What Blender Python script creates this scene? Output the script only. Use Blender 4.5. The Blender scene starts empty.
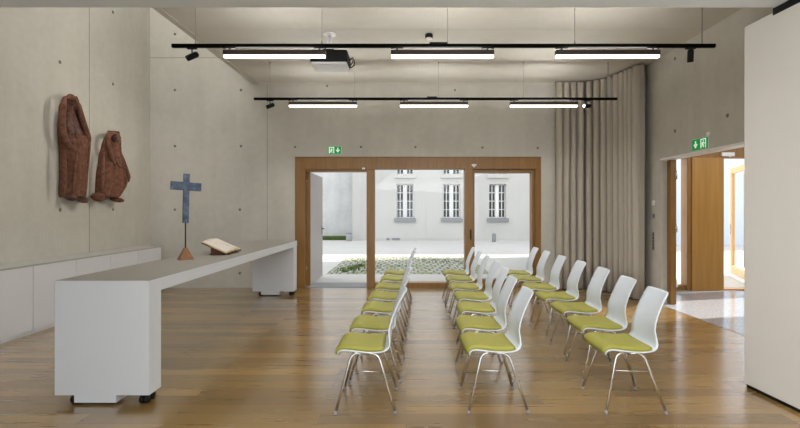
import bpy, bmesh, math, random
from mathutils import Vector, Matrix, noise

scene = bpy.context.scene
COL = scene.collection
random.seed(7)

# ------------------------------------------------------------------ camera, world, sun, big lights
FPX, VX, VY, H = 440.0, 406.0, 211.0, 1.5
cam_d = bpy.data.cameras.new('camera')
cam = bpy.data.objects.new('camera', cam_d)
COL.objects.link(cam)
cam.location = (0, 0, H)
cam.rotation_euler = (math.pi / 2, 0, 0)
cam_d.sensor_width = 36
cam_d.lens = FPX / 800 * 36
cam_d.shift_x = -6 / 800
cam_d.shift_y = -3 / 800
cam_d.clip_start = 0.05
cam_d.clip_end = 300
scene.camera = cam

scene.view_settings.view_transform = 'Standard'
scene.view_settings.look = 'None'
scene.view_settings.gamma = 1
scene.view_settings.use_curve_mapping = False
scene.view_settings.exposure = 0.27

world = bpy.data.worlds.new('overcast_sky')
scene.world = world
world.use_nodes = True
bg = world.node_tree.nodes['Background']
bg.inputs[0].default_value = (0.93, 0.965, 1.0, 1)
bg.inputs[1].default_value = 1.86

sun_d = bpy.data.lights.new('sun', 'SUN')
sun_d.energy = 13.0
sun_d.angle = math.radians(1.0)
sun_d.color = (1.0, 0.93, 0.82)
sun = bpy.data.objects.new('sun', sun_d)
COL.objects.link(sun)
sun.rotation_euler = Vector((-1.8, -0.36, -0.66)).to_track_quat('-Z', 'Y').to_euler()

def area_light(name, loc, aim, sx, sy, watts, color):
    d = bpy.data.lights.new(name, 'AREA')
    d.shape = 'RECTANGLE'
    d.size, d.size_y, d.energy, d.color = sx, sy, watts, color
    o = bpy.data.objects.new(name, d)
    COL.objects.link(o)
    o.location = loc
    o.rotation_euler = Vector(aim).to_track_quat('-Z', 'Y').to_euler()
    return o

# added fill behind the camera, standing in for daylight from an assumed window
area_light('rear_fill_light', (0, -4.25, 1.55), (0, 1, 0.03), 8.0, 2.8, 55, (0.82, 0.93, 1.0))
# unseen fill added above the light well to brighten the left wall
area_light('well_fill_light', (-4.05, 6.1, 6.75), (-.25, 0, -1), 1.6, 4.6, 120, (1.0, 0.97, 0.92))
# fill lamp added out of view to brighten the foyer
area_light('foyer_fill', (6.3, 5.8, 2.9), (0, 0, -1), 3.4, 4.4, 70, (1.0, 0.98, 0.95))
# added fill panel below the soffit, unseen, brightens the whole room
area_light('soffit_fill', (1.5, 0.9, 3.05), (.30, .35, -1), 4.4, 3.6, 260, (0.97, 0.97, 0.97))

# ------------------------------------------------------------------ materials
def new_mat(name):
    m = bpy.data.materials.new(name)
    m.use_nodes = True
    nt = m.node_tree
    return m, nt, nt.nodes, nt.links, nt.nodes['Principled BSDF']

def simple(name, color, rough=0.5, metal=0.0, var=0.04, scale=8.0, bump=0.0, coat=0.0):
    m, nt, N, L, b = new_mat(name)
    b.inputs['Roughness'].default_value = rough
    b.inputs['Metallic'].default_value = metal
    if coat:
        b.inputs['Coat Weight'].default_value = coat
        b.inputs['Coat Roughness'].default_value = 0.15
    tc = N.new('ShaderNodeTexCoord')
    nz = N.new('ShaderNodeTexNoise')
    nz.inputs['Scale'].default_value = scale
    nz.inputs['Detail'].default_value = 4
    L.new(tc.outputs['Object'], nz.inputs['Vector'])
    mx = N.new('ShaderNodeMix')
    mx.data_type = 'RGBA'
    c = Vector(color)
    mx.inputs[6].default_value = (*(c * (1 - var)), 1)
    mx.inputs[7].default_value = (*(c * (1 + var)), 1)
    L.new(nz.outputs['Fac'], mx.inputs[0])
    L.new(mx.outputs[2], b.inputs['Base Color'])
    if bump:
        bp = N.new('ShaderNodeBump')
        bp.inputs['Strength'].default_value = bump
        bp.inputs['Distance'].default_value = 0.01
        L.new(nz.outputs['Fac'], bp.inputs['Height'])
        L.new(bp.outputs[0], b.inputs['Normal'])
    return m

def concrete(name, ca, cb, rough=0.75):
    m, nt, N, L, b = new_mat(name)
    b.inputs['Roughness'].default_value = rough
    b.inputs['Specular IOR Level'].default_value = 0.3
    geo = N.new('ShaderNodeNewGeometry')
    n1 = N.new('ShaderNodeTexNoise'); n1.inputs['Scale'].default_value = 0.9; n1.inputs['Detail'].default_value = 6
    n2 = N.new('ShaderNodeTexNoise'); n2.inputs['Scale'].default_value = 9.0; n2.inputs['Detail'].default_value = 8
    n3 = N.new('ShaderNodeTexNoise'); n3.inputs['Scale'].default_value = 1.0; n3.inputs['Detail'].default_value = 3
    mp = N.new('ShaderNodeMapping'); mp.inputs['Scale'].default_value = (3.5, 3.5, 0.35)
    L.new(geo.outputs['Position'], n1.inputs['Vector'])
    L.new(geo.outputs['Position'], n2.inputs['Vector'])
    L.new(geo.outputs['Position'], mp.inputs['Vector'])
    L.new(mp.outputs[0], n3.inputs['Vector'])
    a1 = N.new('ShaderNodeMath'); a1.operation = 'MULTIPLY_ADD'; a1.inputs[1].default_value = 0.55
    L.new(n1.outputs['Fac'], a1.inputs[0])
    a2 = N.new('ShaderNodeMath'); a2.operation = 'MULTIPLY_ADD'; a2.inputs[1].default_value = 0.25
    a3 = N.new('ShaderNodeMath'); a3.operation = 'MULTIPLY'; a3.inputs[1].default_value = 0.3
    L.new(n3.outputs['Fac'], a3.inputs[0])
    L.new(n2.outputs['Fac'], a2.inputs[0]); L.new(a3.outputs[0], a2.inputs[2])
    L.new(a2.outputs[0], a1.inputs[2])
    cr = N.new('ShaderNodeValToRGB')
    cr.color_ramp.elements[0].position = 0.36; cr.color_ramp.elements[0].color = (*ca, 1)
    cr.color_ramp.elements[1].position = 0.72; cr.color_ramp.elements[1].color = (*cb, 1)
    L.new(a1.outputs[0], cr.inputs[0])
    L.new(cr.outputs[0], b.inputs['Base Color'])
    bp = N.new('ShaderNodeBump'); bp.inputs['Strength'].default_value = 0.06; bp.inputs['Distance'].default_value = 0.02
    L.new(n2.outputs['Fac'], bp.inputs['Height']); L.new(bp.outputs[0], b.inputs['Normal'])
    return m

def wood(name, ca, cb, rough=0.4, axis='Z', scale=1.0):
    m, nt, N, L, b = new_mat(name)
    b.inputs['Roughness'].default_value = rough
    tc = N.new('ShaderNodeTexCoord')
    mp = N.new('ShaderNodeMapping')
    s = [14 * scale] * 3
    s['XYZ'.index(axis)] = 0.9 * scale
    mp.inputs['Scale'].default_value = s
    nz = N.new('ShaderNodeTexNoise'); nz.inputs['Scale'].default_value = 2.0; nz.inputs['Detail'].default_value = 6
    L.new(tc.outputs['Object'], mp.inputs['Vector']); L.new(mp.outputs[0], nz.inputs['Vector'])
    cr = N.new('ShaderNodeValToRGB')
    cr.color_ramp.elements[0].position = 0.3; cr.color_ramp.elements[0].color = (*ca, 1)
    cr.color_ramp.elements[1].position = 0.7; cr.color_ramp.elements[1].color = (*cb, 1)
    L.new(nz.outputs['Fac'], cr.inputs[0]); L.new(cr.outputs[0], b.inputs['Base Color'])
    return m

def plank_floor():
    m, nt, N, L, b = new_mat('oak_planks')
    geo = N.new('ShaderNodeNewGeometry')
    br = N.new('ShaderNodeTexBrick')
    br.offset = 0.37; br.offset_frequency = 2
    br.inputs['Scale'].default_value = 1.0
    br.inputs['Brick Width'].default_value = 1.7
    br.inputs['Row Height'].default_value = 0.155
    br.inputs['Mortar Size'].default_value = 0.0016
    br.inputs['Mortar Smooth'].default_value = 0.3
    br.inputs['Bias'].default_value = 0.0
    br.inputs['Color1'].default_value = (0, 0, 0, 1)
    br.inputs['Color2'].default_value = (1, 1, 1, 1)
    br.inputs['Mortar'].default_value = (0.5, 0.5, 0.5, 1)
    L.new(geo.outputs['Position'], br.inputs['Vector'])
    mp = N.new('ShaderNodeMapping'); mp.inputs['Scale'].default_value = (0.8, 11, 1)
    L.new(geo.outputs['Position'], mp.inputs['Vector'])
    # shift the grain from plank to plank
    addv = N.new('ShaderNodeVectorMath'); addv.operation = 'ADD'
    sc = N.new('ShaderNodeVectorMath'); sc.operation = 'SCALE'; sc.inputs['Scale'].default_value = 37.0
    L.new(br.outputs['Color'], sc.inputs[0]); L.new(mp.outputs[0], addv.inputs[0]); L.new(sc.outputs[0], addv.inputs[1])
    nz = N.new('ShaderNodeTexNoise'); nz.inputs['Scale'].default_value = 1.6; nz.inputs['Detail'].default_value = 5; nz.inputs['Roughness'].default_value = 0.5
    nz.inputs['Distortion'].default_value = 0.1
    L.new(addv.outputs[0], nz.inputs['Vector'])
    mul = N.new('ShaderNodeMath'); mul.operation = 'MULTIPLY'; mul.inputs[1].default_value = 0.62
    sep = N.new('ShaderNodeSeparateColor'); L.new(br.outputs['Color'], sep.inputs[0]); L.new(sep.outputs[0], mul.inputs[0])
    ad = N.new('ShaderNodeMath'); ad.operation = 'MULTIPLY_ADD'; ad.inputs[1].default_value = 0.28
    L.new(nz.outputs['Fac'], ad.inputs[0]); L.new(mul.outputs[0], ad.inputs[2])
    cr = N.new('ShaderNodeValToRGB')
    e = cr.color_ramp.elements
    e[0].position = 0.2; e[0].color = (0.165, 0.094, 0.024, 1)
    e[1].position = 0.85; e[1].color = (0.335, 0.204, 0.062, 1)
    k = e.new(0.52); k.color = (0.235, 0.138, 0.037, 1)
    L.new(ad.outputs[0], cr.inputs[0])
    mo = N.new('ShaderNodeMix'); mo.data_type = 'RGBA'; mo.inputs[7].default_value = (0.06, 0.03, 0.012, 1)
    m2 = N.new('ShaderNodeMath'); m2.operation = 'MULTIPLY'; m2.inputs[1].default_value = 0.75
    L.new(br.outputs['Fac'], m2.inputs[0]); L.new(m2.outputs[0], mo.inputs[0]); L.new(cr.outputs[0], mo.inputs[6])
    L.new(mo.outputs[2], b.inputs['Base Color'])
    ro = N.new('ShaderNodeMath'); ro.operation = 'MULTIPLY_ADD'; ro.inputs[1].default_value = 0.18; ro.inputs[2].default_value = 0.20
    L.new(nz.outputs['Fac'], ro.inputs[0]); L.new(ro.outputs[0], b.inputs['Roughness'])
    b.inputs['Specular IOR Level'].default_value = 0.6
    b.inputs['Coat Weight'].default_value = 1.0; b.inputs['Coat Roughness'].default_value = 0.17; b.inputs['Coat IOR'].default_value = 1.7
    bp = N.new('ShaderNodeBump'); bp.inputs['Strength'].default_value = 0.05; bp.inputs['Distance'].default_value = 0.003
    L.new(nz.outputs['Fac'], bp.inputs['Height']); L.new(bp.outputs[0], b.inputs['Normal'])
    return m

def speckle(name, ca, cb, scale, rough):
    m, nt, N, L, b = new_mat(name)
    b.inputs['Roughness'].default_value = rough
    geo = N.new('ShaderNodeNewGeometry')
    vo = N.new('ShaderNodeTexVoronoi'); vo.inputs['Scale'].default_value = scale
    L.new(geo.outputs['Position'], vo.inputs['Vector'])
    sep = N.new('ShaderNodeSeparateColor'); L.new(vo.outputs['Color'], sep.inputs[0])
    mx = N.new('ShaderNodeMix'); mx.data_type = 'RGBA'
    mx.inputs[6].default_value = (*ca, 1); mx.inputs[7].default_value = (*cb, 1)
    L.new(sep.outputs[0], mx.inputs[0]); L.new(mx.outputs[2], b.inputs['Base Color'])
    return m

def grass_paver():
    m, nt, N, L, b = new_mat('grass_pavers')
    b.inputs['Roughness'].default_value = 0.9
    geo = N.new('ShaderNodeNewGeometry')
    br = N.new('ShaderNodeTexBrick'); br.offset = 0.5
    br.inputs['Scale'].default_value = 1.0
    br.inputs['Brick Width'].default_value = 0.20; br.inputs['Row Height'].default_value = 0.36
    br.inputs['Mortar Size'].default_value = 0.03; br.inputs['Mortar Smooth'].default_value = 0.2
    br.inputs['Color1'].default_value = (0.32, 0.318, 0.29, 1); br.inputs['Color2'].default_value = (0.38, 0.377, 0.345, 1)
    br.inputs['Mortar'].default_value = (0.13, 0.145, 0.07, 1)
    L.new(geo.outputs['Position'], br.inputs['Vector'])
    nz = N.new('ShaderNodeTexNoise'); nz.inputs['Scale'].default_value = 1.3; nz.inputs['Detail'].default_value = 5
    L.new(geo.outputs['Position'], nz.inputs['Vector'])
    cr = N.new('ShaderNodeValToRGB')
    cr.color_ramp.elements[0].position = 0.50; cr.color_ramp.elements[0].color = (0, 0, 0, 1)
    cr.color_ramp.elements[1].position = 0.66; cr.color_ramp.elements[1].color = (1, 1, 1, 1)
    L.new(nz.outputs['Fac'], cr.inputs[0])
    mx = N.new('ShaderNodeMix'); mx.data_type = 'RGBA'; mx.inputs[7].default_value = (0.17, 0.22, 0.08, 1)
    mu = N.new('ShaderNodeMath'); mu.operation = 'MULTIPLY'; mu.inputs[1].default_value = 0.6
    L.new(cr.outputs[0], mu.inputs[0]); L.new(mu.outputs[0], mx.inputs[0])
    L.new(br.outputs['Color'], mx.inputs[6]); L.new(mx.outputs[2], b.inputs['Base Color'])
    return m

def glass_mat(name, tint=(1, 1, 1), refl=0.012):
    m = bpy.data.materials.new(name); m.use_nodes = True
    nt = m.node_tree; N, L = nt.nodes, nt.links
    N.remove(N['Principled BSDF'])
    tr = N.new('ShaderNodeBsdfTransparent'); tr.inputs[0].default_value = (*tint, 1)
    gl = N.new('ShaderNodeBsdfGlossy'); gl.inputs['Roughness'].default_value = 0.0
    mx = N.new('ShaderNodeMixShader'); mx.inputs[0].default_value = refl
    L.new(tr.outputs[0], mx.inputs[1]); L.new(gl.outputs[0], mx.inputs[2])
    L.new(mx.outputs[0], N['Material Output'].inputs[0])
    return m

def emit(name, color, strength):
    m, nt, N, L, b = new_mat(name)
    b.inputs['Base Color'].default_value = (*color, 1)
    b.inputs['Emission Color'].default_value = (*color, 1)
    b.inputs['Emission Strength'].default_value = strength
    return m

def weathered(name, ca, cb, cc):
    m, nt, N, L, b = new_mat(name)
    b.inputs['Roughness'].default_value = 0.85
    b.inputs['Specular IOR Level'].default_value = 0.2
    geo = N.new('ShaderNodeNewGeometry')
    n1 = N.new('ShaderNodeTexNoise'); n1.inputs['Scale'].default_value = 16; n1.inputs['Detail'].default_value = 8
    n1.inputs['Roughness'].default_value = 0.65
    L.new(geo.outputs['Position'], n1.inputs['Vector'])
    cr = N.new('ShaderNodeValToRGB')
    e = cr.color_ramp.elements
    e[0].position = 0.34; e[0].color = (*ca, 1); e[1].position = 0.66; e[1].color = (*cc, 1)
    k = e.new(0.5); k.color = (*cb, 1)
    L.new(n1.outputs['Fac'], cr.inputs[0]); L.new(cr.outputs[0], b.inputs['Base Color'])
    n2 = N.new('ShaderNodeTexNoise'); n2.inputs['Scale'].default_value = 45; n2.inputs['Detail'].default_value = 4
    L.new(geo.outputs['Position'], n2.inputs['Vector'])
    bp = N.new('ShaderNodeBump'); bp.inputs['Strength'].default_value = 0.5; bp.inputs['Distance'].default_value = 0.012
    L.new(n2.outputs['Fac'], bp.inputs['Height']); L.new(bp.outputs[0], b.inputs['Normal'])
    return m

M = {}
M['conc'] = concrete('board_concrete', (0.43, 0.41, 0.36), (0.55, 0.525, 0.465))
M['conc_ceiling'] = concrete('ceiling_concrete', (0.53, 0.51, 0.455), (0.60, 0.575, 0.515))
M['conc_hole'] = simple('tie_hole_mortar', (0.20, 0.185, 0.16), 0.9)
M['conc_joint'] = simple('formwork_joint', (0.27, 0.25, 0.215), 0.9)
M['ceil_joint'] = simple('ceiling_joint', (0.47, 0.455, 0.41), 0.9)
M['soffit'] = simple('painted_soffit', (0.76, 0.82, 0.88), 0.7, var=0.02)
M['floor'] = plank_floor()
M['frame'] = wood('golden_oak_frame', (0.195, 0.094, 0.020), (0.255, 0.128, 0.029), 0.4)
M['oak_panel'] = wood('oak_veneer', (0.31, 0.155, 0.030), (0.38, 0.195, 0.042), 0.4, scale=0.6)
M['oak_pale'] = wood('pale_oak', (0.56, 0.38, 0.20), (0.66, 0.46, 0.26), 0.45)
M['door_white'] = simple('pale_door_laminate', (0.46, 0.42, 0.405), 0.45)
M['white'] = simple('white_lacquer', (0.56, 0.575, 0.595), 0.45, var=0.015)
M['cab_white'] = simple('white_cabinet_lacquer', (0.64, 0.645, 0.66), 0.4, var=0.015)
M['cab_top'] = simple('greige_worktop', (0.38, 0.37, 0.34), 0.5, var=0.02)
M['table_top'] = simple('greige_table_top', (0.245, 0.228, 0.195), 0.45, var=0.02)
M['partition'] = simple('warm_white_panel', (0.66, 0.635, 0.59), 0.55, var=0.02)
M['black'] = simple('black_plastic', (0.006, 0.006, 0.0065), 0.5)
M['black_metal'] = simple('black_powder_coat', (0.0025, 0.0023, 0.002), 0.6)
M['black_metal'].node_tree.nodes['Principled BSDF'].inputs['Specular IOR Level'].default_value = 0.05
M['black'].node_tree.nodes['Principled BSDF'].inputs['Specular IOR Level'].default_value = 0.2
M['bronze'] = simple('dark_bronze_housing', (0.050, 0.034, 0.022), 0.45)
M['lamp'] = emit('lit_diffuser', (1.0, 0.93, 0.85), 3.2)
M['ceiling_fill'] = emit('added_ceiling_glow', (1.0, 0.985, 0.96), 86.0)  # added glow for the lamp tops, brightens the ceiling
M['spot_lens'] = emit('lit_spot_lens', (1.0, 0.9, 0.78), 5.0)
M['chrome'] = simple('satin_chrome', (0.66, 0.65, 0.63), 0.25, 1.0, var=0.02)
M['wire'] = simple('steel_wire', (0.35, 0.35, 0.34), 0.4, 0.6)
M['cap_grey'] = simple('grey_foot_plastic', (0.25, 0.25, 0.25), 0.5)
M['shell'] = simple('white_chair_shell', (0.59, 0.635, 0.68), 0.35, var=0.01, coat=0.2)
M['olive'] = simple('olive_green_fabric', (0.28, 0.262, 0.034), 0.55, var=0.10, scale=60, bump=0.15)
M['terracotta'] = weathered('weathered_red_brown_wood', (0.095, 0.040, 0.026), (0.150, 0.066, 0.040), (0.205, 0.098, 0.062))
M['terra_dark'] = weathered('dark_weathered_wood', (0.070, 0.036, 0.028), (0.110, 0.060, 0.046), (0.165, 0.098, 0.078))
M['slate'] = weathered('slate_blue_metal', (0.065, 0.088, 0.125), (0.095, 0.125, 0.175), (0.15, 0.19, 0.25))
M['cone_wood'] = wood('reddish_turned_wood', (0.18, 0.072, 0.023), (0.26, 0.115, 0.038), 0.4, scale=2)
M['rod'] = simple('dark_steel_rod', (0.03, 0.03, 0.033), 0.35, 0.7)
M['paper'] = simple('old_paper', (0.54, 0.485, 0.42), 0.8, var=0.06, scale=30)
M['page_edge'] = simple('gilt_page_edge', (0.60, 0.46, 0.22), 0.6, var=0.1, scale=40)
M['leather'] = simple('dark_leather_cover', (0.035, 0.018, 0.012), 0.5)
M['stand_wood'] = wood('dark_red_stand_wood', (0.12, 0.032, 0.016), (0.19, 0.055, 0.026), 0.35, axis='X', scale=2)
M['curtain'] = simple('grey_beige_curtain', (0.41, 0.37, 0.31), 0.9, var=0.06, scale=40)
M['green'] = emit('exit_sign_green', (0.0, 0.22, 0.045), 0.5)
M['sign_white'] = emit('exit_sign_white', (0.80, 0.95, 0.82), 0.35)
M['plastic_white'] = simple('white_plastic', (0.78, 0.76, 0.72), 0.4)
M['plastic_grey'] = simple('light_grey_plastic', (0.72, 0.74, 0.78), 0.45)
M['glass'] = glass_mat('clear_glass')
M['far_glass'] = simple('dark_window_glass', (0.045, 0.055, 0.065), 0.12)
M['facade'] = concrete('pale_render', (0.45, 0.445, 0.425), (0.51, 0.505, 0.485), 0.9)
M['roughcast'] = concrete('grey_roughcast', (0.42, 0.43, 0.43), (0.57, 0.57, 0.56), 0.95)
M['far_grey'] = simple('blue_grey_render', (0.50, 0.55, 0.62), 0.9)
M['stone_sill'] = simple('grey_stone_sill', (0.22, 0.23, 0.24), 0.8)
M['paving'] = concrete('pale_paving', (0.43, 0.425, 0.41), (0.485, 0.48, 0.465), 0.9)
M['pavers'] = grass_paver()
M['grass'] = simple('grass_green', (0.12, 0.18, 0.045), 0.9, var=0.3, scale=12)
M['terrazzo'] = speckle('polished_terrazzo', (0.26, 0.28, 0.32), (0.42, 0.44, 0.48), 70, 0.10)
M['bollard'] = simple('pale_bollard_metal', (0.30, 0.31, 0.32), 0.5)
M['white_trim'] = simple('white_window_paint', (0.78, 0.78, 0.77), 0.5)

# ------------------------------------------------------------------ mesh helpers
class MB:
    def __init__(self):
        self.bm = bmesh.new()
    def _mark(self, faces, mi, smooth=False):
        for f in faces:
            f.material_index = mi
            f.smooth = smooth
    def box(self, a, b, mi=0, bevel=0.0, mat=None, seg=2):
        x0, x1 = sorted((a[0], b[0])); y0, y1 = sorted((a[1], b[1])); z0, z1 = sorted((a[2], b[2]))
        t = bmesh.new()
        vs = [t.verts.new(p) for p in ((x0,y0,z0),(x1,y0,z0),(x1,y1,z0),(x0,y1,z0),(x0,y0,z1),(x1,y0,z1),(x1,y1,z1),(x0,y1,z1))]
        for q in ((0,3,2,1),(4,5,6,7),(0,1,5,4),(1,2,6,5),(2,3,7,6),(3,0,4,7)):
            t.faces.new([vs[i] for i in q])
        if bevel:
            bmesh.ops.bevel(t, geom=list(t.edges), offset=bevel, segments=seg, affect='EDGES', profile=0.5)
        if mat:
            bmesh.ops.transform(t, matrix=mat, verts=t.verts)
        self.merge(t, mi, bool(bevel) and False)
        return self
    def merge(self, t, mi=0, smooth=False):
        self._mark(t.faces, mi, smooth)
        me = bpy.data.meshes.new('tmp')
        t.to_mesh(me); t.free()
        n = len(self.bm.faces)
        self.bm.from_mesh(me)
        bpy.data.meshes.remove(me)
        self.bm.faces.ensure_lookup_table()
        for f in self.bm.faces[n:]:
            f.material_index = mi; f.smooth = smooth
        return self
    def tube(self, pts, r, mi=0, seg=10, caps=True):
        pts = [Vector(p) for p in pts]
        rs = r if isinstance(r, (list, tuple)) else [r] * len(pts)
        t = bmesh.new()
        rings = []
        up = None
        for i, p in enumerate(pts):
            d = (pts[min(i+1, len(pts)-1)] - pts[max(i-1, 0)]).normalized()
            if up is None:
                up = Vector((0, 0, 1)) if abs(d.z) < 0.9 else Vector((1, 0, 0))
            u = (up - d * up.dot(d)).normalized(); up = u
            v = d.cross(u)
            rings.append([t.verts.new(p + (u * math.cos(k * math.tau / seg) + v * math.sin(k * math.tau / seg)) * rs[i]) for k in range(seg)])
        for a, b in zip(rings, rings[1:]):
            for k in range(seg):
                t.faces.new((a[k], a[(k+1) % seg], b[(k+1) % seg], b[k]))
        if caps:
            t.faces.new(rings[0][::-1]); t.faces.new(rings[-1])
        bmesh.ops.recalc_face_normals(t, faces=t.faces)
        return self.merge(t, mi, True)
    def cyl(self, c, r, h, axis=(0, 0, 1), mi=0, seg=20, r2=None):
        c = Vector(c); a = Vector(axis).normalized()
        return self.tube([c, c + a * h], [r, r if r2 is None else r2], mi, seg)
    def lathe(self, c, prof, mi=0, seg=24):
        t = bmesh.new(); c = Vector(c); rings = []
        for r, z in prof:
            rings.append([t.verts.new(c + Vector((r * math.cos(k * math.tau / seg), r * math.sin(k * math.tau / seg), z))) for k in range(seg)])
        for a, b in zip(rings, rings[1:]):
            for k in range(seg):
                t.faces.new((a[k], a[(k+1) % seg], b[(k+1) % seg], b[k]))
        t.faces.new(rings[0][::-1]); t.faces.new(rings[-1])
        bmesh.ops.recalc_face_normals(t, faces=t.faces)
        return self.merge(t, mi, True)
    def prism(self, poly, vec, mi=0):
        """closed polygon (3D points) extruded along vec"""
        t = bmesh.new(); vec = Vector(vec)
        a = [t.verts.new(p) for p in poly]; b = [t.verts.new(Vector(p) + vec) for p in poly]
        t.faces.new(a[::-1]); t.faces.new(b)
        n = len(a)
        for i in range(n):
            t.faces.new((a[i], a[(i+1) % n], b[(i+1) % n], b[i]))
        bmesh.ops.recalc_face_normals(t, faces=t.faces)
        return self.merge(t, mi)
    def blob(self, c, r, mi=0, rot=None, amp=0.0, sub=3, seed=0):
        t = bmesh.new()
        bmesh.ops.create_icosphere(t, subdivisions=sub, radius=1)
        for v in t.verts:
            k = 1 + amp * noise.noise(v.co * 1.7 + Vector((seed, seed * 2.3, 0)))
            v.co = Vector((v.co.x * r[0], v.co.y * r[1], v.co.z * r[2])) * k
        mt = Matrix.Translation(Vector(c))
        if rot: mt = mt @ rot.to_4x4()
        bmesh.ops.transform(t, matrix=mt, verts=t.verts)
        return self.merge(t, mi, True)
    def sheet(self, top, bot, mi=0, smooth=True):
        """closed slab from two equal grids of points (top surface, bottom surface)"""
        t = bmesh.new()
        T = [[t.verts.new(p) for p in r] for r in top]; B = [[t.verts.new(p) for p in r] for r in bot]
        n, m = len(T), len(T[0])
        for i in range(n - 1):
            for j in range(m - 1):
                t.faces.new((T[i][j], T[i+1][j], T[i+1][j+1], T[i][j+1]))
                t.faces.new((B[i][j], B[i][j+1], B[i+1][j+1], B[i+1][j]))
        for i in range(n - 1):
            t.faces.new((T[i][0], B[i][0], B[i+1][0], T[i+1][0]))
            t.faces.new((T[i][m-1], T[i+1][m-1], B[i+1][m-1], B[i][m-1]))
        for j in range(m - 1):
            t.faces.new((T[0][j], T[0][j+1], B[0][j+1], B[0][j]))
            t.faces.new((T[n-1][j], B[n-1][j], B[n-1][j+1], T[n-1][j+1]))
        bmesh.ops.recalc_face_normals(t, faces=t.faces)
        return self.merge(t, mi, smooth)
    def build(self, name, mats, parent=None, loc=None):
        me = bpy.data.meshes.new(name)
        self.bm.to_mesh(me); self.bm.free()
        for m in (mats if isinstance(mats, (list, tuple)) else [mats]):
            me.materials.append(m)
        o = bpy.data.objects.new(name, me)
        COL.objects.link(o)
        if parent: o.parent = parent
        if loc is not None: o.location = loc
        return o

def wall_holes(mb, axis, u0, u1, z0, z1, t0, t1, holes, mi=0):
    """wall in the plane spanned by axis (x or y) and z, thickness t0..t1, rectangular holes (u0,u1,z0,z1)"""
    us = sorted({u0, u1, *[h[0] for h in holes], *[h[1] for h in holes]})
    for a, b in zip(us, us[1:]):
        cuts = sorted([(h[2], h[3]) for h in holes if h[0] <= a + 1e-6 and h[1] >= b - 1e-6])
        z = z0
        spans = []
        for c in cuts:
            if c[0] > z: spans.append((z, c[0]))
            z = max(z, c[1])
        if z < z1: spans.append((z, z1))
        for s in spans:
            if axis == 'x': mb.box((a, t0, s[0]), (b, t1, s[1]), mi)
            else: mb.box((t0, a, s[0]), (t1, b, s[1]), mi)
    return mb

def tag(o, label, cat, group=None):
    o['label'] = label; o['category'] = cat
    if group: o['group'] = group
    return o
def struct(o, label=None):
    o['kind'] = 'structure'
    if label: o['label'] = label
    return o
def thing(name, label, cat, loc=(0, 0, 0), rz=0.0, group=None):
    o = bpy.data.objects.new(name, None)
    o.empty_display_size = 0.1
    COL.objects.link(o); o.location = loc; o.rotation_euler = (0, 0, rz)
    return tag(o, label, cat, group)
def copy_tree(o, parent=None):
    c = o.copy(); COL.objects.link(c)
    if parent: c.parent = parent
    for ch in list(o.children): copy_tree(ch, c)
    return c

def at(px, py, y):
    """point seen at pixel (px,py) at depth y"""
    return Vector(((px - VX) * y / FPX, y, H - (py - VY) * y / FPX))
def at_x(px, py, x):
    return at(px, py, FPX * x / (px - VX))

# ------------------------------------------------------------------ the room
D, XL, XR, CH = 8.6, -5.0, 4.13, 3.99
SOF, SOFY = 3.10, 3.46
YR = -4.0
mb = MB(); mb.box((XL - .3, YR - .3, -.12), (XR - .02, D, 0)); struct(mb.build('floor', M['floor']))

def disc_y(mb, x, z, r=.022, y=D):          # tie hole plug on the back wall
    mb.cyl((x, y + .02, z), r, -.0235 + .0 - .0, (0, 1, 0), 1, 14)
W0, W1, WT = -2.168, 2.637, 2.555            # window opening in the back wall
mb = MB()
wall_holes(mb, 'x', XL - .3, XR + .2, 0, 6.8, D, D + .35, [(W0, W1, 0, WT)])
for px, py in ((175, 34), (175, 90), (175, 146), (175, 209.5), (241, 90), (241, 146), (240, 209.5), (240, 273),
               (295, 147), (361, 147), (415.5, 147), (482.5, 147.5), (537.7, 148), (327, 86), (455, 90)):
    p = at(px, py, D); disc_y(mb, p.x, p.z, .026 if py > 200 or px < 260 else .022)
z58 = at(0, 58, D).z
mb.box((XL, D - .002, z58), (-2.95, D + .01, z58 + .012), 2)
x267 = at(267, 0, D).x
mb.box((x267, D - .002, 0), (x267 + .01, D + .01, CH), 2)
struct(mb.build('wall_back', [M['conc'], M['conc_hole'], M['conc_joint']]))

mb = MB(); wall_holes(mb, 'y', YR - .3, D + .35, 0, 6.8, XL - .3, XL, [])
for px, py in ((60, 62), (60, 210), (113, 12), (113, 84), (113, 147), (113, 209.5)):
    p = at_x(px, py, XL); mb.cyl((XL - .02, p.y, p.z), .026, .0225, (1, 0, 0), 1, 14)
yj = at_x(89, 0, XL).y
mb.box((XL - .01, yj, .85), (XL + .002, yj + .012, 6.5), 2)
struct(mb.build('wall_left', [M['conc'], M['conc_hole'], M['conc_joint']]))

OY0, OY1, OZ = 4.3, 7.126, 2.34
mb = MB(); wall_holes(mb, 'y', YR - .3, D, 0, 4.3, XR, XR + .19, [(OY0, OY1, 0, OZ)])
for px, py in ((675, 131), (727.5, 115.5), (675, 58.7)):
    p = at_x(px, py, XR); mb.cyl((XR + .02, p.y, p.z), .026, -.0225, (1, 0, 0), 1, 14)
struct(mb.build('wall_right', [M['conc'], M['conc_hole'], M['conc_joint']]))

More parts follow.
